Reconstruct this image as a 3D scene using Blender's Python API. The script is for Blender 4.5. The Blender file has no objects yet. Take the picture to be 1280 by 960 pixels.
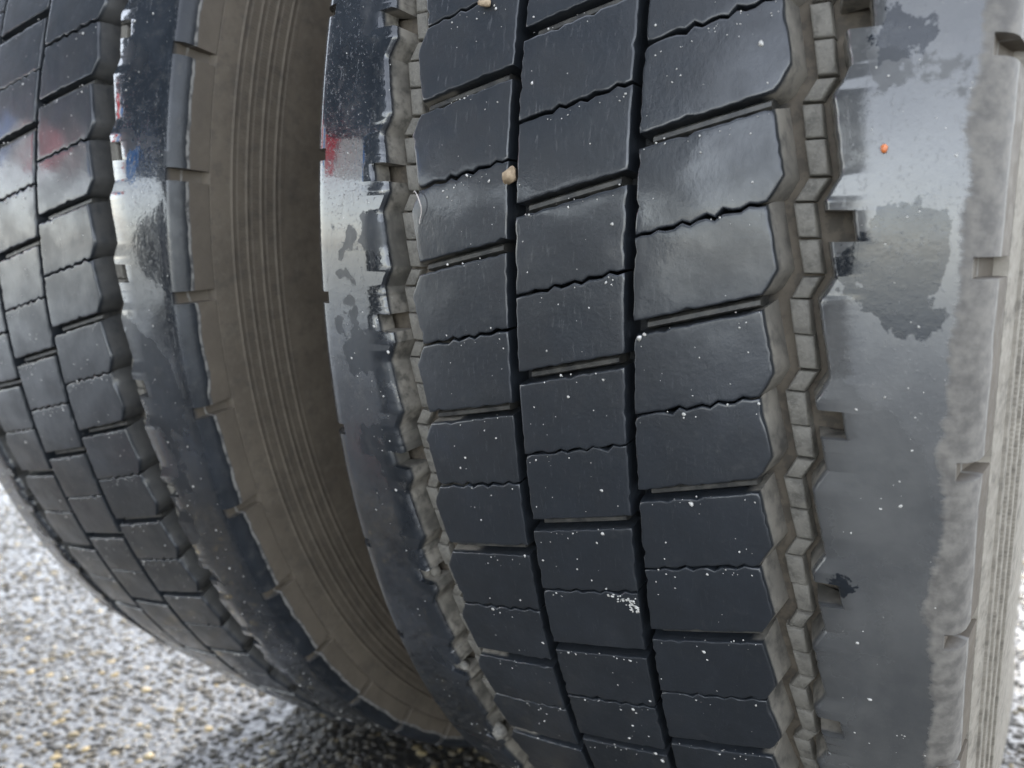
import bpy, math, random
import numpy as np
from mathutils import Matrix, Vector

random.seed(7); rng = np.random.default_rng(7)
scene = bpy.context.scene
COL = scene.collection

# ------------------------------------------------------------------ camera, sky, sun, exposure
ZC = 0.506                       # height of the wheel centre above the ground
CAM = Vector((0.15717, -0.82262, ZC + 0.02151))
YAW, PITCH, ROLL, FPX = -0.56123, -0.18706, -0.01125, 1079.5
def cam_axes(yaw, pitch, roll):
    fw = Vector((math.sin(yaw)*math.cos(pitch), math.cos(yaw)*math.cos(pitch), math.sin(pitch)))
    rt = Vector((math.cos(yaw), -math.sin(yaw), 0)); up = rt.cross(fw)
    c, s = math.cos(roll), math.sin(roll)
    return rt*c + up*s, up*c - rt*s, fw
_r, _u, _f = cam_axes(YAW, PITCH, ROLL)
cam_data = bpy.data.cameras.new('camera'); cam = bpy.data.objects.new('camera', cam_data); COL.objects.link(cam)
cam.matrix_world = Matrix(((_r.x, _u.x, -_f.x, CAM.x), (_r.y, _u.y, -_f.y, CAM.y), (_r.z, _u.z, -_f.z, CAM.z), (0, 0, 0, 1)))
cam_data.sensor_width = 36.0; cam_data.lens = FPX/1280*36
cam_data.clip_start = 0.02; cam_data.clip_end = 500
cam_data.dof.use_dof = True; cam_data.dof.focus_distance = 0.36; cam_data.dof.aperture_fstop = 10
scene.camera = cam

SUN_EL, SUN_AZ = math.radians(46), math.radians(-8)      # azimuth clockwise from +Y: beyond the tyres, their tread is in shade
world = bpy.data.worlds.new('World'); scene.world = world; world.use_nodes = True
wn = world.node_tree; bg = wn.nodes['Background']
sky = wn.nodes.new('ShaderNodeTexSky'); sky.sky_type = 'NISHITA'; sky.sun_disc = False
sky.sun_elevation = SUN_EL; sky.sun_rotation = SUN_AZ; sky.dust_density = 0.8; sky.air_density = 1.0; sky.ozone_density = 1.0
hs = wn.nodes.new('ShaderNodeHueSaturation'); hs.inputs['Saturation'].default_value = 0.36
wn.links.new(sky.outputs[0], hs.inputs['Color']); wn.links.new(hs.outputs[0], bg.inputs[0]); bg.inputs[1].default_value = 0.14
sd = bpy.data.lights.new('sun', 'SUN'); sd.energy = 1.5; sd.angle = math.radians(10); sd.color = (1.0, 0.94, 0.84)
sun = bpy.data.objects.new('sun', sd); COL.objects.link(sun)
to_sun = Vector((math.sin(SUN_AZ)*math.cos(SUN_EL), math.cos(SUN_AZ)*math.cos(SUN_EL), math.sin(SUN_EL)))
sun.rotation_euler = to_sun.to_track_quat('Z', 'Y').to_euler()
scene.view_settings.view_transform = 'Standard'; scene.view_settings.look = 'None'
scene.view_settings.exposure = 2.4; scene.view_settings.gamma = 1.0
scene.view_settings.use_curve_mapping = False

# ------------------------------------------------------------------ node helpers
def new_mat(name):
    m = bpy.data.materials.new(name); m.use_nodes = True
    nt = m.node_tree; return m, nt, nt.nodes['Principled BSDF']
class N:
    def __init__(s, nt): s.nt = nt
    def n(s, t, **kw):
        o = s.nt.nodes.new(t)
        for k, v in kw.items(): setattr(o, k, v)
        return o
    def put(s, sock, v):
        if hasattr(v, 'links') or isinstance(v, bpy.types.NodeSocket): s.nt.links.new(v, sock)
        else: sock.default_value = v
    def math(s, op, a, b=0.0, c=None, clamp=False):
        o = s.n('ShaderNodeMath', operation=op); o.use_clamp = clamp
        s.put(o.inputs[0], a); s.put(o.inputs[1], b)
        if c is not None: s.put(o.inputs[2], c)
        return o.outputs[0]
    def ramp(s, v, a, b, lo=0.0, hi=1.0, smooth=True):
        o = s.n('ShaderNodeMapRange'); o.interpolation_type = 'SMOOTHSTEP' if smooth else 'LINEAR'
        s.put(o.inputs[0], v); s.put(o.inputs[1], a); s.put(o.inputs[2], b); s.put(o.inputs[3], lo); s.put(o.inputs[4], hi)
        return o.outputs[0]
    def noise(s, vec, scale, detail=4, rough=0.55, dist=0.0):
        o = s.n('ShaderNodeTexNoise'); s.put(o.inputs['Vector'], vec)
        o.inputs['Scale'].default_value = scale; o.inputs['Detail'].default_value = detail
        o.inputs['Roughness'].default_value = rough; o.inputs['Distortion'].default_value = dist
        return o.outputs[0]
    def voro(s, vec, scale, feature='F1'):
        o = s.n('ShaderNodeTexVoronoi'); o.feature = feature; s.put(o.inputs['Vector'], vec); o.inputs['Scale'].default_value = scale
        return o
    def mix(s, f, a, b):
        o = s.n('ShaderNodeMix', data_type='RGBA'); s.put(o.inputs[0], f)
        for k, v in ((6, a), (7, b)):
            if isinstance(v, tuple): o.inputs[k].default_value = v + (1,)
            else: s.put(o.inputs[k], v)
        return o.outputs[2]
    def bump(s, h, strength, dist, normal=None):
        o = s.n('ShaderNodeBump'); o.inputs['Strength'].default_value = strength; o.inputs['Distance'].default_value = dist
        s.put(o.inputs['Height'], h)
        if normal is not None: s.put(o.inputs['Normal'], normal)
        return o.outputs[0]

RC2 = 2.4; R = 0.52
def crown(x): return R - x*x/RC2
def place(x, r, th): return (x, -r*math.cos(th), -r*math.sin(th))

def tyre_coords(k):
    """object coordinates, lateral distance |x|, radius, depth below the crown"""
    tc = k.n('ShaderNodeTexCoord'); sp = k.n('ShaderNodeSeparateXYZ'); k.put(sp.inputs[0], tc.outputs['Object'])
    x, y, z = sp.outputs
    rad = k.math('SQRT', k.math('ADD', k.math('MULTIPLY', y, y), k.math('MULTIPLY', z, z)))
    cr = k.math('SUBTRACT', R, k.math('DIVIDE', k.math('MULTIPLY', x, x), RC2))
    return tc.outputs['Object'], x, y, z, rad, k.math('SUBTRACT', cr, rad)

DUST = (0.225, 0.205, 0.172); DUST2 = (0.094, 0.078, 0.060)
BLACK = (0.010, 0.0125, 0.016); GREY = (0.023, 0.027, 0.033)

def mat_block(silt=1.0):
    m, nt, b = new_mat('tread_rubber'); k = N(nt)
    oc, x, y, z, rad, dep = tyre_coords(k)
    oi = k.n('ShaderNodeObjectInfo')
    off = k.n('ShaderNodeVectorMath', operation='SCALE'); off.inputs[0].default_value = (3.1, 5.7, 2.3); k.put(off.inputs[3], oi.outputs['Random'])
    ad = k.n('ShaderNodeVectorMath', operation='ADD'); k.put(ad.inputs[0], oc); k.put(ad.inputs[1], off.outputs[0]); v = ad.outputs[0]
    n1 = k.noise(v, 38, 5, 0.6); n2 = k.noise(v, 420, 3, 0.6); n3 = k.noise(v, 120, 4, 0.65)
    ax = k.math('ABSOLUTE', x)
    base = k.mix(k.ramp(n1, 0.2, 0.85), BLACK, GREY)
    smear = k.math('MULTIPLY', k.ramp(n3, 0.58, 0.74), 0.18)
    base = k.mix(smear, base, (0.075, 0.074, 0.070))
    # dried silt clinging to the walls that face the zigzag grooves
    wall = k.math('MULTIPLY', k.ramp(dep, 0.0012, 0.003), k.ramp(ax, 0.064, 0.069))
    wall = k.math('MULTIPLY', wall, k.math('MULTIPLY', k.ramp(n3, 0.3, 0.55, 0.5, 1.0), k.ramp(n1, 0.36, 0.6, 0.7, 1.0)))
    wall = k.math('MULTIPLY', wall, silt)
    base = k.mix(wall, base, DUST)
    k.put(b.inputs['Base Color'], base)
    wet = k.ramp(n1, 0.36, 0.62)
    rough = k.math('ADD', 0.50, k.math('MULTIPLY', wet, -0.16))
    rough = k.math('ADD', rough, k.math('MULTIPLY', wall, 0.35), clamp=True)
    k.put(b.inputs['Roughness'], rough)
    b.inputs['Specular IOR Level'].default_value = 0.55
    k.put(b.inputs['Coat Weight'], k.math('MULTIPLY', k.ramp(n1, 0.25, 0.65, 0.55, 0.85), k.math('SUBTRACT', 1.0, wall)))
    k.put(b.inputs['Coat Roughness'], k.ramp(n1, 0.25, 0.7, 0.17, 0.08)); b.inputs['Coat IOR'].default_value = 1.5
    sc = k.n('ShaderNodeMapping'); sc.inputs['Scale'].default_value = (9.0, 1.0, 1.4); sc.inputs['Rotation'].default_value = (0.2, 0.5, 0.3); k.put(sc.inputs[0], v)
    scr = k.ramp(k.noise(sc.outputs[0], 90, 5, 0.7), 0.60, 0.70)
    h = k.math('ADD', k.math('ADD', k.math('MULTIPLY', n2, 0.6), n3), k.math('MULTIPLY', scr, -0.5))
    nb = k.bump(h, 0.35, 0.0006); k.put(b.inputs['Normal'], nb)
    k.put(b.inputs['Coat Normal'], k.bump(n3, 0.12, 0.0006))
    return m

def mat_shoulder(d0, glare_haze=0.0, silt=1.0):
    m, nt, b = new_mat('wet_shoulder_rubber'); k = N(nt)
    oc, x, y, z, rad, dep = tyre_coords(k)
    ax = k.math('ABSOLUTE', x)
    n1 = k.noise(oc, 30, 5, 0.6, 0.3); n2 = k.noise(oc, 170, 4, 0.6); n3 = k.noise(oc, 520, 3, 0.6); n4 = k.noise(oc, 14, 4, 0.55)
    st = k.n('ShaderNodeMapping'); st.inputs['Scale'].default_value = (1.0, 4.5, 4.5); k.put(st.inputs[0], oc)
    str_ = k.noise(st.outputs[0], 60, 4, 0.6)
    # outer band of dry, scuffed, dusty rubber with a ragged inner border
    edge = k.math('ADD', ax, k.math('ADD', k.math('MULTIPLY', k.math('SUBTRACT', n1, 0.5), 0.016), k.math('MULTIPLY', k.math('SUBTRACT', str_, 0.5), 0.0055)))
    side = k.math('GREATER_THAN', x, 0.0)
    dusty = k.math('MULTIPLY', k.ramp(edge, d0, d0+0.0028), k.ramp(x, -0.01, 0.01, 0.0, 1.0))
    att = k.n('ShaderNodeAttribute'); att.attribute_name = 'dust'
    tail = k.math('MAXIMUM', att.outputs['Fac'], k.ramp(k.math('ADD', rad, k.math('MULTIPLY', k.math('SUBTRACT', n1, 0.5), 0.009)), 0.5022, 0.5010))
    dusty = k.math('MAXIMUM', dusty, tail)
    wall = k.math('MULTIPLY', k.ramp(dep, 0.0018, 0.0042), k.ramp(ax, 0.120, 0.114)); wallc = k.math('MULTIPLY', wall, silt)
    # sheet of standing water, sharp-edged puddled film
    film = k.ramp(k.math('ADD', n4, k.math('MULTIPLY', k.math('SUBTRACT', n2, 0.5), 0.14)), 0.40, 0.417)
    film = k.math('MULTIPLY', film, k.math('SUBTRACT', 1.0, k.math('MAXIMUM', dusty, wall)))
    rim_ = k.ramp(x, 0.1375, 0.1335); film = k.math('MULTIPLY', film, rim_)
    base = k.mix(k.ramp(n1, 0.35, 0.7), BLACK, GREY)
    base = k.mix(k.math('MULTIPLY', k.ramp(n2, 0.5, 0.75), 0.25), base, (0.09, 0.086, 0.078))
    def spot(px, pth, rad_):
        q = place(px, crown(px), pth); dv = k.n('ShaderNodeVectorMath', operation='DISTANCE'); k.put(dv.inputs[0], oc); dv.inputs[1].default_value = q
        wob = k.math('ADD', k.math('MULTIPLY', k.math('SUBTRACT', k.noise(oc, 75, 4, 0.62), 0.5), 0.030), k.math('MULTIPLY', k.math('SUBTRACT', n2, 0.5), 0.006))
        return k.ramp(k.math('ADD', dv.outputs['Value'], wob), rad_, rad_+0.0012)
    isl = k.math('MINIMUM', k.math('MINIMUM', spot(0.1135, -0.012, 0.0165), spot(0.119, 0.018, 0.009)), k.math('MINIMUM', spot(0.1085, -0.150, 0.0075), spot(0.100, 0.225, 0.004)))
    base = k.mix(k.math('MULTIPLY', k.math('MULTIPLY', k.ramp(x, 0.085, 0.095), isl), glare_haze), base, k.mix(k.ramp(n1, 0.3, 0.7), (0.095, 0.096, 0.096), (0.140, 0.138, 0.132)))  # thin dust film, lightened so the lens glare sits in its colour
    dcol = k.mix(k.ramp(n2, 0.3, 0.7), (0.115, 0.107, 0.098), (0.215, 0.200, 0.178))
    dcol = k.mix(tail, dcol, k.mix(k.ramp(n1, 0.3, 0.72), DUST2, (0.126, 0.105, 0.080)))
    lip = k.math('MULTIPLY', k.ramp(k.math('ABSOLUTE', k.math('SUBTRACT', k.math('ADD', rad, k.math('MULTIPLY', k.math('SUBTRACT', n1, 0.5), 0.009)), 0.5026)), 0.0011, 0.0004), k.ramp(n2, 0.35, 0.55, 0.25, 0.9))
    base = k.mix(dusty, base, dcol); base = k.mix(lip, base, (0.24, 0.232, 0.215)); base = k.mix(wallc, base, k.mix(k.math('MULTIPLY', k.ramp(n2, 0.3, 0.6), k.ramp(n1, 0.3, 0.55)), (0.075, 0.070, 0.060), DUST))
    k.put(b.inputs['Base Color'], base)
    dry = k.math('MAXIMUM', dusty, wall)
    rough = k.math('ADD', k.ramp(n2, 0.3, 0.7, 0.30, 0.46), k.math('MULTIPLY', dry, 0.3), clamp=True)
    k.put(b.inputs['Roughness'], k.math('ADD', rough, k.math('MULTIPLY', film, -0.22), clamp=True))
    k.put(b.inputs['Coat Weight'], k.math('ADD', k.math('MULTIPLY', k.math('MULTIPLY', film, 0.8), k.math('SUBTRACT', 1.0, k.math('MULTIPLY', k.math('SUBTRACT', 1.0, isl), 0.75*min(1.0, glare_haze*2)))), k.math('MULTIPLY', k.math('MULTIPLY', k.math('SUBTRACT', 1.0, dry), rim_), 0.2)))
    k.put(b.inputs['Coat Roughness'], k.math('ADD', k.ramp(film, 0, 1, 0.22, 0.03), k.math('MULTIPLY', k.math('MULTIPLY', k.ramp(x, 0.085, 0.095), isl), 0.30*glare_haze))); b.inputs['Coat IOR'].default_value = 1.6
    h = k.math('ADD', n2, k.math('MULTIPLY', n3, 0.5))
    h = k.math('ADD', h, k.math('MULTIPLY', k.math('MULTIPLY', str_, dusty), 2.0))
    k.put(b.inputs['Normal'], k.bump(h, 0.25, 0.0005))
    scm = k.n('ShaderNodeMapping'); scm.inputs['Scale'].default_value = (7.0, 1.0, 1.0); k.put(scm.inputs[0], oc)
    scr = k.ramp(k.noise(scm.outputs[0], 70, 5, 0.7), 0.61, 0.69)
    drops = k.ramp(k.noise(oc, 700, 2, 0.5), 0.62, 0.72)
    k.put(b.inputs['Coat Normal'], k.bump(k.math('ADD', k.math('MULTIPLY', n1, 0.5), k.math('ADD', k.math('MULTIPLY', drops, 0.35), k.math('MULTIPLY', scr, -0.22))), 0.25, 0.0012))
    return m

def mat_casing(pale=0.0, silt=1.0):
    m, nt, b = new_mat('dusty_casing_rubber'); k = N(nt)
    oc, x, y, z, rad, dep = tyre_coords(k)
    ax = k.math('ABSOLUTE', x)
    n1 = k.noise(oc, 26, 5, 0.6); n2 = k.noise(oc, 190, 4, 0.6); n3 = k.noise(oc, 650, 3, 0.6)
    ang = k.math('ARCTAN2', z, y)
    knurl = k.math('SINE', k.math('MULTIPLY', ang, 1500.0))
    inrib = k.math('MULTIPLY', k.ramp(rad, 0.443, 0.444), k.ramp(rad, 0.4725, 0.4715))
    glare = k.math('MULTIPLY', k.ramp(x, 0.125, 0.135), pale)
    dust = k.mix(k.ramp(n1, 0.3, 0.72), DUST2, (0.126, 0.105, 0.080))
    dust = k.mix(k.math('MULTIPLY', k.ramp(n2, 0.45, 0.75), 0.45), dust, (0.150, 0.130, 0.102))
    dust = k.mix(glare, dust, k.mix(k.ramp(n2, 0.3, 0.7), (0.27, 0.245, 0.205), (0.36, 0.33, 0.28)))  # lens glare on the outer sidewall put into its dust colour
    # groove bottoms: silt lies in the two zigzag grooves, the inner grooves stay black
    tread = k.ramp(rad, 0.4925, 0.4935)
    inner = k.ramp(ax, 0.074, 0.066)
    dust = k.mix(k.math('MULTIPLY', tread, k.ramp(n2, 0.52, 0.38, 0.0, 0.45)), dust, (0.035, 0.033, 0.030))
    dust = k.mix(k.math('MULTIPLY', tread, 1.0-silt), dust, (0.030, 0.028, 0.025))
    base = k.mix(k.math('MULTIPLY', tread, inner), dust, (0.020, 0.021, 0.022))
    ra = k.n('ShaderNodeCombineXYZ'); k.put(ra.inputs[0], k.math('MULTIPLY', rad, 9.0)); k.put(ra.inputs[1], k.math('MULTIPLY', y, 60.0/ 1.0)); k.put(ra.inputs[2], k.math('MULTIPLY', z, 60.0))
    strk = k.noise(ra.outputs[0], 2.2, 5, 0.65)
    base = k.mix(k.math('MULTIPLY', k.ramp(strk, 0.46, 0.70), 0.5), base, k.mix(tread, (0.060, 0.053, 0.045), base))
    k.put(b.inputs['Base Color'], base)
    b.inputs['Roughness'].default_value = 0.74; b.inputs['Specular IOR Level'].default_value = 0.35
    h = k.math('ADD', k.math('ADD', n2, k.math('MULTIPLY', n3, 0.6)), k.math('MULTIPLY', k.math('MULTIPLY', knurl, inrib), 0.35))
    k.put(b.inputs['Normal'], k.bump(h, 0.3, 0.0006))
    return m

def mat_simple(name, c1, c2, scale, rough, coat=0.0, bump=0.3, bd=0.001, crough=0.05):
    m, nt, b = new_mat(name); k = N(nt)
    tc = k.n('ShaderNodeTexCoord'); n = k.noise(tc.outputs['Object'], scale, 4, 0.6)
    k.put(b.inputs['Base Color'], k.mix(k.ramp(n, 0.3, 0.7), c1, c2))
    b.inputs['Roughness'].default_value = rough; b.inputs['Coat Weight'].default_value = coat; b.inputs['Coat Roughness'].default_value = crough
    k.put(b.inputs['Normal'], k.bump(n, bump, bd)); return m

def mat_asphalt():
    m, nt, b = new_mat('wet_asphalt'); k = N(nt)
    tc = k.n('ShaderNodeTexCoord'); oc = tc.outputs['Object']
    n1 = k.noise(oc, 3.0, 5, 0.6); n2 = k.noise(oc, 300, 3, 0.6); vo = k.voro(oc, 115)
    col = k.mix(k.ramp(n2, 0.3, 0.7), (0.014, 0.014, 0.014), (0.036, 0.034, 0.030))
    k.put(b.inputs['Base Color'], col); b.inputs['Roughness'].default_value = 0.5
    k.put(b.inputs['Coat Weight'], k.ramp(n1, 0.3, 0.6, 0.45, 1.0)); b.inputs['Coat Roughness'].default_value = 0.07
    h = k.math('ADD', k.math('MULTIPLY', k.math('SUBTRACT', 1.0, vo.outputs['Distance']), 1.0), k.math('MULTIPLY', n2, 0.25))
    nb = k.bump(h, 0.7, 0.004); k.put(b.inputs['Normal'], nb); k.put(b.inputs['Coat Normal'], k.bump(h, 0.22, 0.002))
    return m

def mat_chips():
    m, nt, b = new_mat('wet_stone_chippings'); k = N(nt)
    at = k.n('ShaderNodeAttribute'); at.attribute_name = 'stone'
    tc = k.n('ShaderNodeTexCoord'); n = k.noise(tc.outputs['Object'], 500, 3, 0.6)
    cr = k.n('ShaderNodeValToRGB'); e = cr.color_ramp; k.put(cr.inputs[0], at.outputs['Fac'])
    e.elements[0].position = 0; e.elements[0].color = (0.034, 0.032, 0.029, 1); e.elements[1].position = 1; e.elements[1].color = (0.40, 0.31, 0.15, 1)
    for p, c in ((0.40, (0.046, 0.041, 0.032, 1)), (0.75, (0.070, 0.060, 0.043, 1)), (0.90, (0.120, 0.100, 0.064, 1)), (0.955, (0.24, 0.19, 0.10, 1))):
        q = e.elements.new(p); q.color = c
    k.put(b.inputs['Base Color'], k.mix(k.math('ADD', 0.1, k.math('MULTIPLY', n, 0.5)), cr.outputs[0], (0.022, 0.021, 0.020)))
    b.inputs['Roughness'].default_value = 0.55; b.inputs['Specular IOR Level'].default_value = 0.25; k.put(b.inputs['Coat Weight'], k.ramp(k.noise(tc.outputs['Object'], 9, 3, 0.6), 0.35, 0.65, 0.15, 0.75)); b.inputs['Coat Roughness'].default_value = 0.09
    b.inputs['Coat IOR'].default_value = 1.33
    k.put(b.inputs['Normal'], k.bump(n, 0.5, 0.0012))
    return m

def mat_silt():
    m, nt, b = new_mat('dried_silt'); k = N(nt)
    tc = k.n('ShaderNodeTexCoord'); oi = k.n('ShaderNodeObjectInfo'); ad = k.n('ShaderNodeVectorMath', operation='ADD')
    k.put(ad.inputs[0], tc.outputs['Object']); k.put(ad.inputs[1], oi.outputs['Location'])
    ad2 = k.n('ShaderNodeVectorMath', operation='ADD'); k.put(ad2.inputs[0], ad.outputs[0]); k.put(ad2.inputs[1], oi.outputs['Random'])
    n = k.noise(ad2.outputs[0], 170, 5, 0.65); f = k.noise(ad2.outputs[0], 900, 3, 0.6)
    c = k.mix(k.ramp(n, 0.30, 0.58), (0.105, 0.098, 0.084), (0.185, 0.172, 0.147))
    c = k.mix(k.math('MULTIPLY', k.ramp(f, 0.5, 0.75), 0.5), c, (0.25, 0.235, 0.205))
    k.put(b.inputs['Base Color'], c); b.inputs['Roughness'].default_value = 0.7
    k.put(b.inputs['Normal'], k.bump(k.math('ADD', n, k.math('MULTIPLY', f, 0.5)), 0.6, 0.0010)); return m
M = dict(block=mat_block(), block_in=mat_block(0.22), shoulder=mat_shoulder(0.1292, 0.7), shoulder_in=mat_shoulder(0.155, 0.0, 0.3), casing=mat_casing(0.0, 0.3), casing_glare=mat_casing(0.8), asphalt=mat_asphalt(), chips=mat_chips(),
         silt=mat_silt(),
         bar=mat_simple('groove_bar_rubber', (0.024, 0.024, 0.024), (0.075, 0.071, 0.062), 180, 0.5, 0.35, 0.4, 0.0006, 0.2),
         grit=mat_simple('pale_grit', (0.34, 0.325, 0.29), (0.62, 0.60, 0.56), 700, 0.35, 0.8, 0.2),
         steel=mat_simple('grey_painted_steel', (0.16, 0.16, 0.165), (0.24, 0.235, 0.225), 60, 0.5),
         pebble=mat_simple('tan_stone', (0.26, 0.19, 0.12), (0.46, 0.35, 0.23), 420, 0.7, 0.0, 0.7),
         pale=mat_simple('pale_stone', (0.10, 0.095, 0.085), (0.24, 0.225, 0.195), 420, 0.7, 0.1, 0.7),
         orange=mat_simple('orange_grain', (0.62, 0.15, 0.03), (0.75, 0.22, 0.05), 900, 0.3, 0.8),
         thread=mat_simple('pale_fibre', (0.42, 0.38, 0.35), (0.55, 0.50, 0.46), 900, 0.45, 0.4))

# ------------------------------------------------------------------ mesh helpers
def mesh_obj(name, verts, faces, mat, parent=None, smooth=True, sharp=None, kind=None):
    me = bpy.data.meshes.new(name); me.from_pydata([tuple(v) for v in verts], [], [tuple(f) for f in faces]); me.update()
    return link_mesh(name, me, mat, parent, smooth, sharp, kind)
def link_mesh(name, me, mat, parent=None, smooth=True, sharp=None, kind=None):
    finish(me, mat, smooth, sharp)
    o = bpy.data.objects.new(name, me); COL.objects.link(o); o.parent = parent
    if kind: o['kind'] = kind
    return o
def finish(me, mat, smooth=True, sharp=None):
    if mat and not me.materials: me.materials.append(mat)
    me.polygons.foreach_set('use_smooth', [smooth]*len(me.polygons))
    if sharp: me.set_sharp_from_angle(angle=math.radians(sharp))
    me.update()
def tag(o, label, cat, group=None):
    o['label'] = label; o['category'] = cat
    if group: o['group'] = group
    return o
def strip_faces(na, nb, wrap_a=False):
    a = np.arange(na if wrap_a else na-1); b = np.arange(nb-1)
    A, B = np.meshgrid(a, b, indexing='ij'); A2 = (A+1) % na
    return np.stack([A*nb+B, A2*nb+B, A2*nb+B+1, A*nb+B+1], -1).reshape(-1, 4)

# ------------------------------------------------------------------ ground
def ground():
    s = 60.0
    o = mesh_obj('asphalt_ground', [(-s, -s, 0), (s, -s, 0), (s, s, 0), (-s, s, 0)], [(0, 1, 2, 3)], M['asphalt'], smooth=False)
    o['kind'] = 'structure'; return o
ground()

def ico():
    t = (1+5**.5)/2
    v = np.array([(-1,t,0),(1,t,0),(-1,-t,0),(1,-t,0),(0,-1,t),(0,1,t),(0,-1,-t),(0,1,-t),(t,0,-1),(t,0,1),(-t,0,-1),(-t,0,1)], float)
    v /= np.linalg.norm(v[0])
    f = np.array([(0,11,5),(0,5,1),(0,1,7),(0,7,10),(0,10,11),(1,5,9),(5,11,4),(11,10,2),(10,7,6),(7,1,8),(3,9,4),(3,4,2),(3,2,6),(3,6,8),(3,8,9),(4,9,5),(2,4,11),(6,2,10),(8,6,7),(9,8,1)])
    return v, f
ICO = ico()
def scatter_mesh(name, pos, size, mat, parent, rot=True, flat=0.6, attr=None, smooth=True, jitter=0.25, frames=None):
    """many small stones as one mesh"""
    v, f = ICO; n = len(pos)
    pts = np.repeat(v[None], n, 0) * (1+rng.uniform(-jitter, jitter, (n, 12, 1)))
    sc = np.stack([rng.uniform(0.75, 1.3, n), rng.uniform(0.75, 1.3, n), np.full(n, 1.0)*rng.uniform(0.8, 1.2, n)*flat], -1)
    pts *= sc[:, None, :]
    if rot:
        a = rng.uniform(0, 2*np.pi, n); c, s_ = np.cos(a)[:, None], np.sin(a)[:, None]
        X, Y = pts[..., 0]*c-pts[..., 1]*s_, pts[..., 0]*s_+pts[..., 1]*c; pts[..., 0], pts[..., 1] = X, Y
        tl = rng.uniform(-0.22, 0.22, n)[:, None]; Y, Z = pts[..., 1]*np.cos(tl)-pts[..., 2]*np.sin(tl), pts[..., 1]*np.sin(tl)+pts[..., 2]*np.cos(tl)
        pts[..., 1], pts[..., 2] = Y, Z
    pts *= np.asarray(size)[:, None, None]
    if frames is not None: pts = np.einsum('nij,nkj->nki', frames, pts)
    pts += np.asarray(pos)[:, None, :]
    F = (f[None]+12*np.arange(n)[:, None, None]).reshape(-1, 3)
    me = bpy.data.meshes.new(name)
    me.vertices.add(n*12); me.vertices.foreach_set('co', pts.reshape(-1).astype(np.float32))
    me.loops.add(len(F)*3); me.loops.foreach_set('vertex_index', F.reshape(-1).astype(np.int32))
    me.polygons.add(len(F)); me.polygons.foreach_set('loop_start', (np.arange(len(F))*3).astype(np.int32))
    me.update(calc_edges=True)
    if attr is not None:
        a = me.attributes.new('stone', 'FLOAT', 'POINT'); a.data.foreach_set('value', np.repeat(attr, 12).astype(np.float32))
    me.validate()
    return link_mesh(name, me, mat, parent, smooth, None, 'stuff')

def chippings():
    pos = []
    for (x0, x1, y0, y1, sp) in ((-2.3, 0.7, -0.75, 0.75, 0.0088),):
        gx = np.arange(x0, x1, sp); gy = np.arange(y0, y1, sp*0.9)
        X, Y = np.meshgrid(gx, gy); X = X + (np.arange(len(gy)) % 2)[:, None]*sp*0.5
        P = np.stack([X.ravel(), Y.ravel(), np.zeros(X.size)], -1); P[:, :2] += rng.normal(0, sp*0.22, (len(P), 2)); pos.append(P)
    P = np.concatenate(pos); size = rng.uniform(0.0036, 0.0062, len(P))
    big = rng.random(len(P)) < 0.05; size[big] *= 1.3
    P[:, 2] = rng.uniform(-0.0016, -0.0002, len(P))
    keep = rng.random(len(P)) > 0.03
    o = scatter_mesh('asphalt_chippings', P[keep], size[keep], M['chips'], None, flat=0.42, attr=rng.random(len(P))[keep])
    o['kind'] = 'stuff'; tag(o, 'wet grey and yellowish stone chippings in the asphalt surface', 'asphalt')
chippings()

# ------------------------------------------------------------------ tyre geometry
NP = 47; HP = math.pi/NP                       # 47 pitches, two half blocks each
COLS = [dict(xl=-0.0850, xr=-0.0354, sk=-0.42, ph=-0.1703), dict(xl=-0.0310, xr=0.0178, sk=-0.455, ph=-0.1969), dict(xl=0.0219, xr=0.0724, sk=-0.465, ph=-0.0858)]
XOFF = 0.0126   # pattern centre is 6.3 mm towards -x, so the -x shoulder reaches further
AMP = 0.0023; DEPTH = 0.0140; GW = 0.0190
def zz_right(f): return AMP*(-1+2*f/0.75) if f <= 0.75 else AMP*(1-2*(f-0.75)/0.25)
def zz_left(f): return AMP*(1-2*f/0.25) if f <= 0.25 else AMP*(-1+2*(f-0.25)/0.75)
def squash(th):
    """how far the loaded tread is pressed in towards the hub at angle th (straight down = pi/2)"""
    s = math.sin(th)
    return max(0.0, R - ZC/s) if s > 0.5 else 0.0

def sipe_wave(t):
    if t < 0.12 or t > 0.97: return 0.0
    w = ((t-0.12)*6.0) % 1.0
    return 0.0011*(4*abs(w-0.5)-1)*min(1, (t-0.12)/0.1)*min(1, (0.97-t)/0.06)

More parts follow.
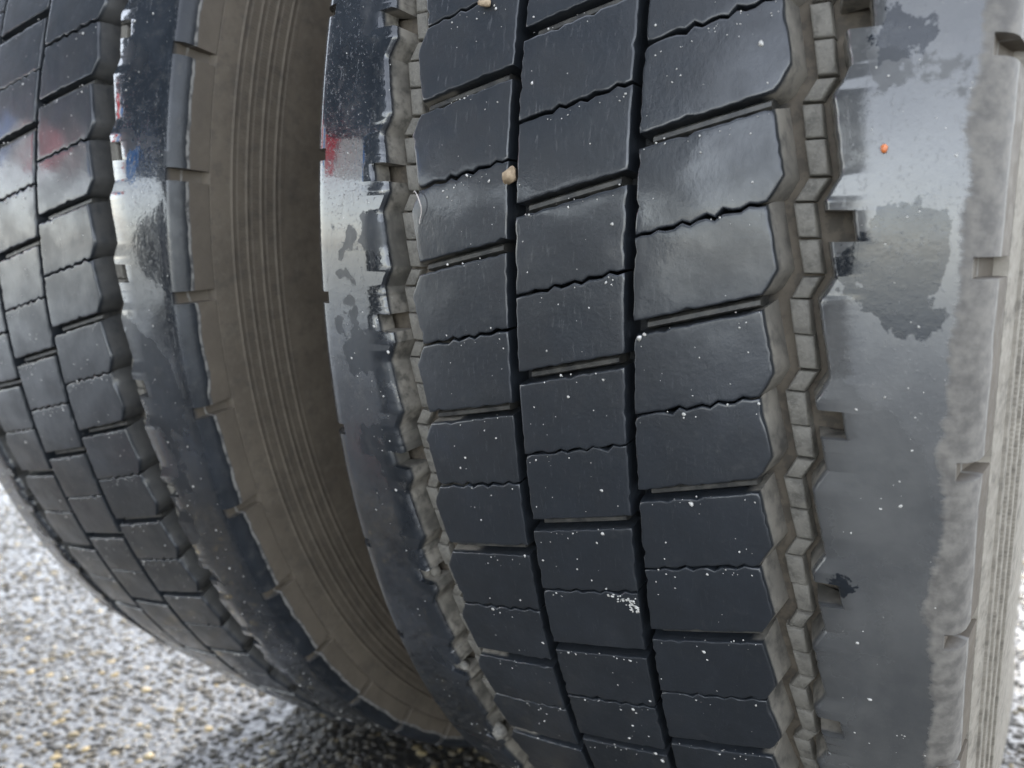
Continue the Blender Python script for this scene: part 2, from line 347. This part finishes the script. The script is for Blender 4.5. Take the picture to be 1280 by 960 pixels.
def block_mesh(ci, half, var):
    c = COLS[ci]; rl = np.random.default_rng(100+ci*20+half*10+var)
    n, m = 12, 16
    gg, gs = 0.0028/R, rl.choice([0.0003, 0.00045, 0.0006, 0.0008])/R
    e0, e1 = (gg, gs) if half == 0 else (gs, gg)
    hw = HP/2
    def xl(f): return c['xl'] + (zz_left(f) if ci == 0 else 0.0)
    def xr(f): return c['xr'] + (zz_right(f) if ci == 2 else 0.0)
    xm = 0.5*(c['xl']+c['xr'])
    def th_top(x, t): return -hw + c['sk']*(x-xm) + e0 + (sipe_wave(t)/R if half == 1 else 0)
    def th_bot(x, t): return hw + c['sk']*(x-xm) - e1 + (sipe_wave(t)/R if half == 0 else 0)
    top, bot, lef, rig = [], [], [], []
    for i in range(m+1):
        t = i/m; x = xl(0)*(1-t)+xr(0)*t; top.append((x, th_top(x, t)))
        x = xl(1)*(1-t)+xr(1)*t; bot.append((x, th_bot(x, t)))
    for j in range(n+1):
        f = j/n
        x = xl(f); lef.append((x, th_top(x, 0)*(1-f)+th_bot(x, 0)*f)); x = xr(f); rig.append((x, th_top(x, 1)*(1-f)+th_bot(x, 1)*f))
    top, bot, lef, rig = [np.array(a)*np.array([1, R]) for a in (top, bot, lef, rig)]
    # outline, counter-clockwise seen from outside is not needed: order top -> right -> bottom(rev) -> left(rev)
    poly = np.concatenate([top[:-1], rig[:-1], bot[::-1][:-1], lef[::-1][:-1]]); K = len(poly)
    side = np.array([0]*m+[1]*n+[2]*m+[3]*n)
    prv, nxt = np.roll(poly, 1, 0), np.roll(poly, -1, 0)
    d1 = poly-prv; d2 = nxt-poly
    d1 /= np.linalg.norm(d1, axis=1)[:, None]; d2 /= np.linalg.norm(d2, axis=1)[:, None]
    n1 = np.stack([d1[:, 1], -d1[:, 0]], -1); n2 = np.stack([d2[:, 1], -d2[:, 0]], -1)
    nm = n1+n2; nm /= np.linalg.norm(nm, axis=1)[:, None]
    nm *= np.minimum(1.6, 1/np.clip((nm*n1).sum(1), 0.3, 1))[:, None]
    ctr = poly.mean(0)
    if ((nm*(poly-ctr)).sum(1)).mean() < 0: nm = -nm
    # small chips and worn spots along the edges
    chip = np.clip(rl.normal(0, 0.00022, K), -0.0003, 0.0004); chip[rl.random(K) < 0.06] += 0.0009
    for cn in (0, m, m+n, m+n+m):
        chip[cn] = 0.0
        if rl.random() < 0.2: chip[cn] += rl.uniform(0.0002, 0.0008)
    out = np.where(side == 1, 0.0026 if ci == 2 else 0.0008, np.where(side == 3, 0.0026 if ci == 0 else 0.0008, 0.0003))
    if half == 0: out = np.where(side == 0, 0.0011, out)
    else: out = np.where(side == 2, 0.0011, out)
    wr = 0.75 if half == 0 else 1.0
    rings = [(-DEPTH-0.001, out*1.0, 0), (-0.0017, out*0.10, 0.4), (-0.00050, 0*out, 0.85), (-0.00017, 0*out-0.00014, 1), (-0.00003, 0*out-0.00040*wr, 1), (0.0, 0*out-0.0010, 0.8)]
    verts, faces = [], []
    for (dr, o_, cw) in rings:
        q = poly + nm*(o_-chip*cw)[:, None]
        for (x, v) in q: verts.append(place(x, crown(x)+dr, v/R))
    for a in range(len(rings)-1):
        for i in range(K):
            j = (i+1) % K; faces.append((a*K+i, a*K+j, (a+1)*K+j, (a+1)*K+i))
    # top sheet: Coons patch over the innermost ring
    q = poly + nm*(rings[-1][1]-chip*rings[-1][2])[:, None]
    T = np.concatenate([q[0:m+1]]); Rr = q[m:m+n+1]; B = q[m+n:m+n+m+1][::-1]; Lf = np.concatenate([q[m+n+m:], q[0:1]])[::-1]
    base = (len(rings)-1)*K; idx = {}
    for j in range(n+1):
        for i in range(m+1):
            if j == 0: idx[i, j] = base+i
            elif i == m: idx[i, j] = base+m+j
            elif j == n: idx[i, j] = base+m+n+(m-i)
            elif i == 0: idx[i, j] = base+m+n+m+(n-j)
            else:
                s, t = i/m, j/n
                p = (1-t)*T[i]+t*B[i]+(1-s)*Lf[j]+s*Rr[j]-((1-s)*(1-t)*T[0]+s*(1-t)*T[m]+(1-s)*t*B[0]+s*t*B[m])
                idx[i, j] = len(verts)
                dz = 0.00006*math.sin(p[0]*190+var*2+half)*math.sin(p[1]*230+var) + 0.00003*(1-(2*s-1)**2)*(1-(2*t-1)**2)
                verts.append(place(p[0], crown(p[0])+dz, p[1]/R))
    for j in range(n):
        for i in range(m): faces.append((idx[i, j], idx[i+1, j], idx[i+1, j+1], idx[i, j+1]))
    me = bpy.data.meshes.new('tread_block'); me.from_pydata(verts, [], faces); me.update()
    import bmesh
    bm = bmesh.new(); bm.from_mesh(me); bmesh.ops.recalc_face_normals(bm, faces=bm.faces); bm.to_mesh(me); bm.free()
    # make sure the top faces outwards
    fc = me.polygons[-1]
    if Vector(fc.normal).dot(Vector((0, -1, 0))) < 0: me.flip_normals()
    finish(me, M['block'], True, 48)
    return me
NVAR = 5
BLOCKS = {(c, h, v): block_mesh(c, h, v) for c in range(3) for h in range(2) for v in range(NVAR)}

def bar_mesh(ci):
    """low ridge in the bottom of a cross groove"""
    c = COLS[ci]; xm = 0.5*(c['xl']+c['xr']); verts, faces = [], []
    x0, x1 = c['xl']+0.004, c['xr']-0.004; m = 8
    prof = [(-0.0026, -0.0142), (-0.0019, -0.0052), (-0.0009, -0.0040), (0.0008, -0.0040), (0.0016, -0.0054), (0.0026, -0.0142)]
    for i in range(m+1):
        x = x0+(x1-x0)*i/m
        for (v, d) in prof: verts.append(place(x, crown(x)+d, c['sk']*(x-xm)+v/R))
    P = len(prof)
    for i in range(m):
        for j in range(P-1): faces.append((i*P+j, (i+1)*P+j, (i+1)*P+j+1, i*P+j+1))
    faces += [tuple(range(P)), tuple(m*P+j for j in reversed(range(P)))]
    me = bpy.data.meshes.new('tie_bar'); me.from_pydata(verts, [], faces); finish(me, M['bar'], True, 40); return me
BARS = [bar_mesh(i) for i in range(3)]

# shoulder ribs: the ring between a zigzag groove and the sidewall
def shoulder_mesh(sgn):
    if sgn > 0: c = COLS[2]; th0 = c['ph']+c['sk']*c['xr']; xe = lambda f: c['xr']+GW+zz_right(f); pocket, notch = (1.10, 1.40), (1.54, 1.74)
    else: c = COLS[0]; th0 = c['ph']+c['sk']*c['xl']; xe = lambda f: c['xl']-GW+zz_left(f); pocket, notch = (0.62, 0.86), (0.36, 0.52)
    fs = set(np.round(np.linspace(0, 2, 41)[:-1], 4).tolist())
    for a in pocket+notch: fs |= {round(a-0.004, 4), round(a+0.004, 4)}
    fs |= {0.25, 0.75, 1.25, 1.75}; fs = sorted(fs)
    verts, T, dusts = [], 0, []
    rl = np.random.default_rng(5 if sgn > 0 else 6)
    for k in range(NP):
        for f in fs:
            th = th0+(2*k+f)*HP; sq = squash(th)
            x_in = abs(xe(f % 1.0)); inp = pocket[0] <= f <= pocket[1]; inn = notch[0] <= f <= notch[1]
            sl = 0.0036
            x_in += rl.normal(0, 0.00012)
            xt = x_in + (0.0085 if inp else 0)
            dpk = 0.0145 if not inp else 0.0100
            pr = [(xt-sl*(0.6 if inp else 1), crown(xt)-dpk), (xt-sl*0.45, crown(xt)-0.007), (xt-0.0004, crown(xt)-0.0022), (xt+0.0003, crown(xt)-0.0008), (xt+0.0013, crown(xt)-0.0001)]
            xs0 = max(xt+0.003, 0.105 if sgn > 0 else 0.1185)
            ex = XOFF if sgn < 0 else 0.0
            for t in np.linspace(0, 1, 7): xx = xs0+(0.1315+ex-xs0)*t; pr.append((xx, crown(xx)))
            nd = 1.0 if inn else 0.0
            tail = [(0.1345, crown(0.1345)-0.0003), (0.1374, 0.5109), (0.1396, 0.5089), (0.1410, 0.5060), (0.1418, 0.5020), (0.1424, 0.4970), (0.1434, 0.4905), (0.1412, 0.4900)]
            amp = [0.0, 0.0036, 0.0062, 0.0075, 0.0072, 0.0060, 0.0035, 0.0]
            if sgn < 0: amp = [0.0045, 0.0080, 0.0105, 0.0115, 0.0105, 0.0080, 0.0040, 0.0]
            for (xx, rr), a in zip(tail, amp): pr.append((xx+ex-nd*a*0.75, rr-(0.0013 if ex else 0)-nd*a*0.55))
            for q_, (xx, rr) in enumerate(pr): verts.append(place(sgn*xx, rr-sq, th)); dusts.append(1.0 if (inn and q_ >= len(pr)-7) else 0.0)
            L = len(pr); T += 1
    faces = strip_faces(T, L, True)
    if sgn > 0: faces = faces[:, ::-1]
    me = bpy.data.meshes.new('shoulder_rib'); me.from_pydata(verts, [], faces.tolist()); me.update(); at = me.attributes.new('dust', 'FLOAT', 'POINT'); at.data.foreach_set('value', dusts); finish(me, M['shoulder'], True, 42); return me

def casing_mesh():
    half = [(0.0, R-DEPTH)]
    for x in (0.03, 0.06, 0.075, 0.09, 0.105): half.append((x, crown(x)-DEPTH))
    half += [(0.125, 0.493), (0.1405, 0.4915), (0.1436, 0.4896), (0.1444, 0.4865), (0.1452, 0.4835), (0.1458, 0.4805)]
    # fine moulded rings on the upper sidewall
    r = 0.4780; xb = 0.1464
    for ring in range(4):
        for dr, dx in ((0, 0.0), (0.0003, 0.0009), (0.0008, 0.0011), (0.0013, 0.0009), (0.0017, -0.0003), (0.0040, -0.0001), (0.0043, 0.0003), (0.0066, 0.0003), (0.0069, -0.0001), (0.0084, 0.0)):
            half.append((xb+(0.4780-r+dr)*0.165+dx, r-dr))
        r -= 0.0094
    half += [(0.1532, 0.436), (0.1544, 0.42), (0.1546, 0.40), (0.1530, 0.375), (0.1490, 0.35), (0.1425, 0.325), (0.1350, 0.305), (0.1290, 0.294), (0.1230, 0.288), (0.100, 0.287)]
    prof = [(-x-(XOFF if x > 0.1 else 0), rr) for x, rr in half[::-1]] + half[1:]
    NS = NP*8; verts = []
    for s in range(NS):
        th = 2*math.pi*s/NS; sq = squash(th)
        for x, rr in prof:
            w = min(1.0, max(0.0, (rr-0.33)/0.15)); bul = 1+ sq*1.6*math.sin(min(1, max(0, (rr-0.30)/0.18))*math.pi)
            verts.append(place(x*bul, rr-sq*w, th))
    faces = strip_faces(NS, len(prof), True)[:, ::-1]
    me = bpy.data.meshes.new('casing'); me.from_pydata(verts, [], faces.tolist()); me.update(); finish(me, M['casing'], True, 38); return me

def rim_mesh():
    prof = [(-0.128, 0.294), (-0.131, 0.303), (-0.127, 0.306), (-0.122, 0.298), (-0.118, 0.286), (-0.10, 0.280), (-0.05, 0.262), (0.06, 0.262), (0.10, 0.280), (0.118, 0.286), (0.122, 0.298), (0.127, 0.306), (0.131, 0.303), (0.128, 0.294), (0.110, 0.276), (0.06, 0.255), (0.05, 0.245), (0.075, 0.20), (0.080, 0.165), (0.080, 0.085), (0.070, 0.085), (0.070, 0.165), (0.064, 0.20), (0.035, 0.245), (-0.05, 0.254), (-0.108, 0.275), (-0.128, 0.294)]
    NS = 96; verts = [place(x, r, 2*math.pi*s/NS) for s in range(NS) for x, r in prof]
    me = bpy.data.meshes.new('rim'); me.from_pydata(verts, [], strip_faces(NS, len(prof), True)[:, ::-1].tolist()); me.update(); finish(me, M['steel'], True, 35); return me

SHOULDER = {1: shoulder_mesh(1), -1: shoulder_mesh(-1)}; CASING = casing_mesh(); RIM = rim_mesh()

# small moulded stone ejectors along the bottom of the zigzag grooves
def ejector_mesh(w, l, h, slope):
    v, f = [], []
    for (aw, al, z) in ((1.0, 1.0, 0.0), (0.97, 0.985, h*0.72), (0.86, 0.94, h*0.94), (0.66, 0.84, h)):
        for sx, st in ((-1, -1), (1, -1), (1, 1), (-1, 1)): v.append((sx*w/2*aw+slope*st*l/2*al, -z, -st*l/2*al))
    for r_ in range(3):
        for i in range(4): j = (i+1) % 4; f.append((r_*4+i, r_*4+j, r_*4+4+j, r_*4+4+i))
    f.append((12, 13, 14, 15))
    me = bpy.data.meshes.new('stone_ejector'); me.from_pydata(v, [], f); me.update()
    import bmesh
    bm = bmesh.new(); bm.from_mesh(me); bmesh.ops.recalc_face_normals(bm, faces=bm.faces); bm.to_mesh(me); bm.free()
    finish(me, M['silt'], True, 50); return me
_long = 2*AMP/(0.75*HP*R); _short = -2*AMP/(0.25*HP*R)
EJ_LONG = ejector_mesh(0.0072, 0.0126, 0.0056, _long); EJ_SHORT = ejector_mesh(0.0070, 0.0080, 0.0054, _short)

def ejector_spots(sgn):
    """(x, theta, yaw, mesh) for one groove"""
    out = []
    if sgn > 0: c = COLS[2]; th0 = c['ph']+c['sk']*c['xr']; x0 = c['xr']+0.0100; zz = zz_right; segs = ((0.185, 'L'), (0.555, 'L'), (0.875, 'S'))
    else: c = COLS[0]; th0 = c['ph']+c['sk']*c['xl']; x0 = c['xl']-0.0100; zz = zz_left; segs = ((0.125, 'S'), (0.435, 'L'), (0.805, 'L'))
    for k in range(2*NP):
        for f, t in segs:
            slope = (zz(f+0.05)-zz(f-0.05))/(0.1*HP*R)
            out.append((x0+zz(f), th0+(k+f)*HP, math.atan(slope), EJ_LONG if t == 'L' else EJ_SHORT))
    return out

def add(name, me, parent, th=0.0, loc=(0, 0, 0), kind=None):
    o = bpy.data.objects.new(name, me); COL.objects.link(o); o.parent = parent
    o.rotation_euler = (th, 0, 0); o.location = loc
    if kind: o['kind'] = kind
    return o

def build_tyre(x0, turn, label, seed):
    root = bpy.data.objects.new('truck_tyre', None); COL.objects.link(root); root.location = (x0, 0, 0)
    root.empty_display_size = 0.1
    tag(root, label, 'tyre', 'pair of twin truck tyres on one axle')
    hub = (0, 0, ZC); rl = random.Random(seed)
    # casing and ribs carry the load flat spot, so they turn by mesh phase: whole pitches keep the pattern
    def fixed(name, me):
        o = add(name, me, root, 0.0, hub); return o
    cs = CASING
    if not turn: cs = CASING.copy(); cs.materials.clear(); cs.materials.append(M['casing_glare'])
    fixed('casing', cs); fixed('rim', RIM)
    for s in (1, -1):
        me = SHOULDER[s]
        if turn:
            me = turned(me, turn); me.materials.clear(); me.materials.append(M['shoulder_in'])
        fixed('shoulder_rib', me)
    for ci, c in enumerate(COLS):
        xm = 0.5*(c['xl']+c['xr'])
        for k in range(2*NP):
            th = c['ph']+turn+(k+0.5)*HP+c['sk']*xm; sq = squash(th)
            o = add('tread_block', BLOCKS[ci, k % 2, rl.randrange(NVAR)], root, th, hub)
            if turn: o.material_slots[0].link = 'OBJECT'; o.material_slots[0].material = M['block_in']
            d = -sq + rl.uniform(-0.00035, 0.00025)
            o.location = (0, -d*math.cos(th), ZC-d*math.sin(th))
            if k % 2 == 0:
                th = c['ph']+turn+k*HP+c['sk']*xm; sq = squash(th)
                b = add('tie_bar', BARS[ci], root, th); b.location = (0, sq*math.cos(th), ZC+sq*math.sin(th))
    # ejectors: single pieces where the picture shows them, one joined part elsewhere
    for s in (1, -1):
        rest = []
        for (x, th, yaw, me) in ejector_spots(s):
            th += turn; a = (th+math.pi) % (2*math.pi)-math.pi
            r_ = crown(x)-DEPTH-0.0005-squash(th)
            mat = Matrix.Translation((0, 0, ZC)) @ Matrix.Rotation(th, 4, 'X') @ Matrix.Translation((x, -r_, 0)) @ Matrix.Rotation(rl.uniform(-.03, .03), 4, 'Y') @ Matrix.Diagonal((rl.uniform(.92, 1.06), rl.uniform(.82, 1.08), rl.uniform(.93, 1.0), 1))
            if -0.45 < a < 0.85 and x0 == 0.0:
                o = add('stone_ejector', me, root); o.matrix_local = mat
            else: rest.append((me, mat))
        V, F = [], []
        for me, mat in rest:
            b = len(V); V += [mat @ v.co for v in me.vertices]; F += [tuple(b+i for i in p.vertices) for p in me.polygons]
        mesh_obj('stone_ejector_row', V, F, M['silt'], root, smooth=False, kind='stuff')
    # grit and water beads lying on the tread
    n = 2600
    X = rng.uniform(-0.133, 0.133, n); TH = rng.uniform(-0.75, 1.25, n)
    # crowd part of the grit along the block edges
    m = int(n*0.35); ci = rng.integers(0, 3, m); kk = rng.integers(-8, 18, m)
    for i in range(m):
        c = COLS[ci[i]]; X[i] = rng.uniform(c['xl'], c['xr']); e = abs(rng.normal(0.0035, 0.0016))
        TH[i] = c['ph']+turn+kk[i]*HP+c['sk']*X[i]+e/R
    ok = np.ones(n, bool)
    for i in range(n):
        ax = abs(X[i])
        if 0.070 < ax < 0.1 or -0.037 < X[i] < -0.0295 or 0.016 < X[i] < 0.0235 : ok[i] = False
    for i in range(m, n):
        for c in COLS:
            if c['xl'] <= X[i] <= c['xr']:
                q = ((TH[i]-turn-c['ph']-c['sk']*X[i])/HP) % 2
                if q < 0.13 or q > 1.87 or abs(q-1) < 0.06: ok[i] = False
    X, TH = X[ok], TH[ok]; sz = np.clip(rng.lognormal(math.log(0.00028), 0.5, len(X)), 0.00016, 0.0011)
    rr = R-X*X/RC2
    P = np.stack([X, -rr*np.cos(TH), ZC-rr*np.sin(TH)], -1)
    fr = np.zeros((len(X), 3, 3)); fr[:, 0, 0] = 1; fr[:, 1, 1] = np.sin(TH); fr[:, 2, 1] = -np.cos(TH); fr[:, 1, 2] = -np.cos(TH); fr[:, 2, 2] = -np.sin(TH)
    scatter_mesh('grit', P, sz, M['grit'], root, flat=0.6, frames=fr)
    return root

def turned(me, turn):
    """same ring pattern turned about the hub, its flat spot staying at the ground"""
    m2 = me.copy(); n = len(me.vertices); co = np.empty(n*3, np.float32); me.vertices.foreach_get('co', co); co = co.reshape(-1, 3)
    th = np.arctan2(-co[:, 2], -co[:, 1]); r_ = np.hypot(co[:, 1], co[:, 2])
    sq = np.array([squash(t) for t in th]); th2 = th+turn; sq2 = np.array([squash(t) for t in th2]); r2 = r_+sq-sq2
    co[:, 1] = -r2*np.cos(th2); co[:, 2] = -r2*np.sin(th2)
    m2.vertices.foreach_set('co', co.reshape(-1)); m2.update(); return m2

S = 0.3974
outer = build_tyre(0.0, 0.0, 'wet block tread truck tyre with a pale stone wedged in its tread groove', 1)
inner = build_tyre(-S, -0.086, 'truck tyre showing its brown dusty ringed sidewall beside the stone wedged tyre', 2)

# ------------------------------------------------------------------ small loose things caught in the tread
def rock(name, x, th, dr, size, mat, label, flat=(1, 1, 1), spin=0.0, seed=0, cat='stone'):
    rl = np.random.default_rng(seed); v, f = ICO
    import bmesh
    bm = bmesh.new(); bmesh.ops.create_icosphere(bm, subdivisions=2, radius=1.0)
    for vv in bm.verts:
        d = 1+0.16*math.sin(vv.co.x*3.1+seed)+0.14*math.sin(vv.co.y*4.3+seed*2)+0.10*math.sin(vv.co.z*5.2+seed*.7)
        vv.co = Vector((vv.co.x*flat[0], vv.co.y*flat[1], vv.co.z*flat[2]))*d*size
    me = bpy.data.meshes.new(name); bm.to_mesh(me); bm.free(); finish(me, mat, True, 70)
    o = bpy.data.objects.new(name, me); COL.objects.link(o)
    r_ = crown(x)+dr
    o.location = (x, -r_*math.cos(th), ZC-r_*math.sin(th)); o.rotation_euler = (th, spin, 0)
    return tag(o, label, cat)
# theta of an image row on the outer tyre is about (y-337)/1310 rad near the middle
rock('pebble', -0.0346, -0.0755, -0.0004, 0.0034, M['pebble'], 'pale tan stone wedged in the narrow groove between two block rows', (0.85, 0.8, 1.15), 0.5, 3)

rock('pebble', -0.0514, -0.2119, 0.0012, 0.0022, M['pebble'], 'tiny tan stone chip lying on a tread block of the outer tyre', (1.3, 0.7, 1.0), 0.2, 5)
rock('grain', 0.1064, -0.0836, 0.0006, 0.0013, M['orange'], 'orange round grain stuck on the wet shoulder', (1, 1, 1), 0, 8, 'grain')
rock('pebble', -0.1076, 0.456, -0.0062, 0.0042, M['pale'], 'pale grey stone jammed in the zigzag groove low on the tyre', (1.0, 0.8, 1.2), 0.3, 11)
rock('pebble', -0.1030, 0.5766, -0.0045, 0.0055, M['pale'], 'largest grey stone jammed in the zigzag groove near the ground', (1.1, 0.8, 0.9), 0.8, 12)
rock('pebble', -0.1066, 0.3185, -0.0080, 0.0034, M['silt'], 'muddy brown stone sitting in the zigzag groove', (1.0, 0.8, 1.3), 0.1, 13)
rock('pebble', -S+0.0690, 0.147, 0.0006, 0.0021, M['pebble'], 'small tan stone on the sipe of the dusty sided tyre', (1, 0.8, 1), 0.4, 14)
def crumbs():
    n = 46; t = rng.normal(0, 1, n); X = 0.0132+0.0042*t+rng.normal(0, 0.0009, n); TH = 0.2765+(t*0.0012+rng.normal(0, 0.0016, n))/R
    X = np.minimum(X, 0.0172); rr = R-X*X/RC2+0.0003
    P = np.stack([X, -rr*np.cos(TH), ZC-rr*np.sin(TH)], -1)
    o = scatter_mesh('crumb_cluster', P, rng.uniform(0.0003, 0.00075, n), M['grit'], None, flat=0.8)
    del o['kind']; tag(o, 'small cluster of pale wet crumbs at the corner of a tread block', 'crumbs')
crumbs()
def fibre():
    pts = [(-0.0853, -0.0660, 0.0005), (-0.0838, -0.0668, 0.0016), (-0.0818, -0.0640, 0.0024), (-0.0803, -0.0585, 0.0024), (-0.0797, -0.0530, 0.0018), (-0.0803, -0.0480, 0.0010), (-0.0815, -0.0430, 0.0006), (-0.0818, -0.0395, 0.0005)]
    P = [Vector(place(x, crown(x)+d, th))+Vector((0, 0, ZC)) for x, th, d in pts]
    V, F, n = [], [], 6
    dense = []
    for i in range(len(P)-1):
        for t in (0, 0.33, 0.66): dense.append(P[i].lerp(P[i+1], t))
    dense.append(P[-1])
    for i, p in enumerate(dense):
        d = (dense[min(i+1, len(dense)-1)]-dense[max(i-1, 0)]).normalized(); a = d.orthogonal().normalized(); b = d.cross(a)
        w = 0.00032*(1-0.5*abs(i/(len(dense)-1)-0.4))
        for j in range(n): q = 2*math.pi*j/n; V.append(p+(a*math.cos(q)+b*math.sin(q))*w)
    for i in range(len(dense)-1):
        for j in range(n): F.append((i*n+j, i*n+(j+1) % n, (i+1)*n+(j+1) % n, (i+1)*n+j))
    F += [tuple(range(n))[::-1], tuple((len(dense)-1)*n+j for j in range(n))]
    o = mesh_obj('fibre', V, F, M['thread']); tag(o, 'thin curled pale fibre stuck at the edge of a tread block', 'fibre')
fibre()

# ------------------------------------------------------------------ unseen trailer, added and shaped for the reflections in the wet shoulders
def box(name, x0, x1, y0, y1, z0, z1, mat, parent, bev=0.01):
    import bmesh
    bm = bmesh.new(); bmesh.ops.create_cube(bm, size=1.0)
    for v in bm.verts: v.co = Vector(((x0+x1)/2+v.co.x*(x1-x0), (y0+y1)/2+v.co.y*(y1-y0), (z0+z1)/2+v.co.z*(z1-z0)))
    bmesh.ops.bevel(bm, geom=list(bm.edges), offset=bev, segments=2, affect='EDGES')
    me = bpy.data.meshes.new(name); bm.to_mesh(me); bm.free(); finish(me, mat, True, 40)
    o = bpy.data.objects.new(name, me); COL.objects.link(o); o.parent = parent; return o
def trailer():
    navy = mat_simple('navy_trailer_paint', (0.010, 0.018, 0.030), (0.016, 0.026, 0.040), 3, 0.45)
    black = mat_simple('chassis_black', (0.012, 0.012, 0.013), (0.025, 0.025, 0.026), 20, 0.6)
    red = mat_simple('red_marker', (0.62, 0.015, 0.03), (0.70, 0.025, 0.04), 5, 0.4)
    white = mat_simple('white_marker', (0.72, 0.72, 0.70), (0.80, 0.80, 0.78), 5, 0.4)
    blue = mat_simple('blue_marker', (0.02, 0.20, 0.62), (0.03, 0.25, 0.70), 5, 0.4)
    t = bpy.data.objects.new('unseen_trailer', None); COL.objects.link(t); t.location = (-1.52, -4.6, 0); t.rotation_euler = (0, 0, math.radians(25))
    tag(t, 'unseen dark navy trailer added for the reflections in the wet tyre shoulders', 'trailer')
    L0, L1 = -0.5, 4.2
    box('body', -1.10, 0.0, L0, L1, 1.32, 3.9, navy, t, 0.03)  # body kept shallow and angled to shape what the wet rubber mirrors
    box('side_rail', -0.06, 0.012, L0, L1, 1.08, 1.315, black, t)
    for i in range(5): box('side_post', 0.002, 0.03, L0+0.15+i*1.08, L0+0.23+i*1.08, 1.33, 3.85, navy, t, 0.006)
    y = 4.05
    for i, (c, w) in enumerate(((red, 0.32), (white, 0.22), (blue, 0.28), (white, 0.20), (red, 0.30), (white, 0.30), (blue, 0.25))):
        box('marker_panel', 0.014, 0.024, y-w, y-0.01, 1.02, 1.30, c, t, 0.003); y -= w  # panels added for the red, white and blue reflection
    for yy in (0.2, 1.3):
        for xx in (-0.9, -0.2):
            w = add('wheel', RIM, t); w.location = (xx, yy, 0.5)
            verts = [place(x, r, 2*math.pi*s/48) for s in range(48) for x, r in ((-0.12, 0.29), (-0.15, 0.36), (-0.15, 0.44), (-0.13, 0.49), (0.13, 0.49), (0.15, 0.44), (0.15, 0.36), (0.12, 0.29))]
            q = mesh_obj('tyre', verts, strip_faces(48, 8, True)[:, ::-1].tolist(), black, w, True, 40)
trailer()
print('objects', len(bpy.data.objects))
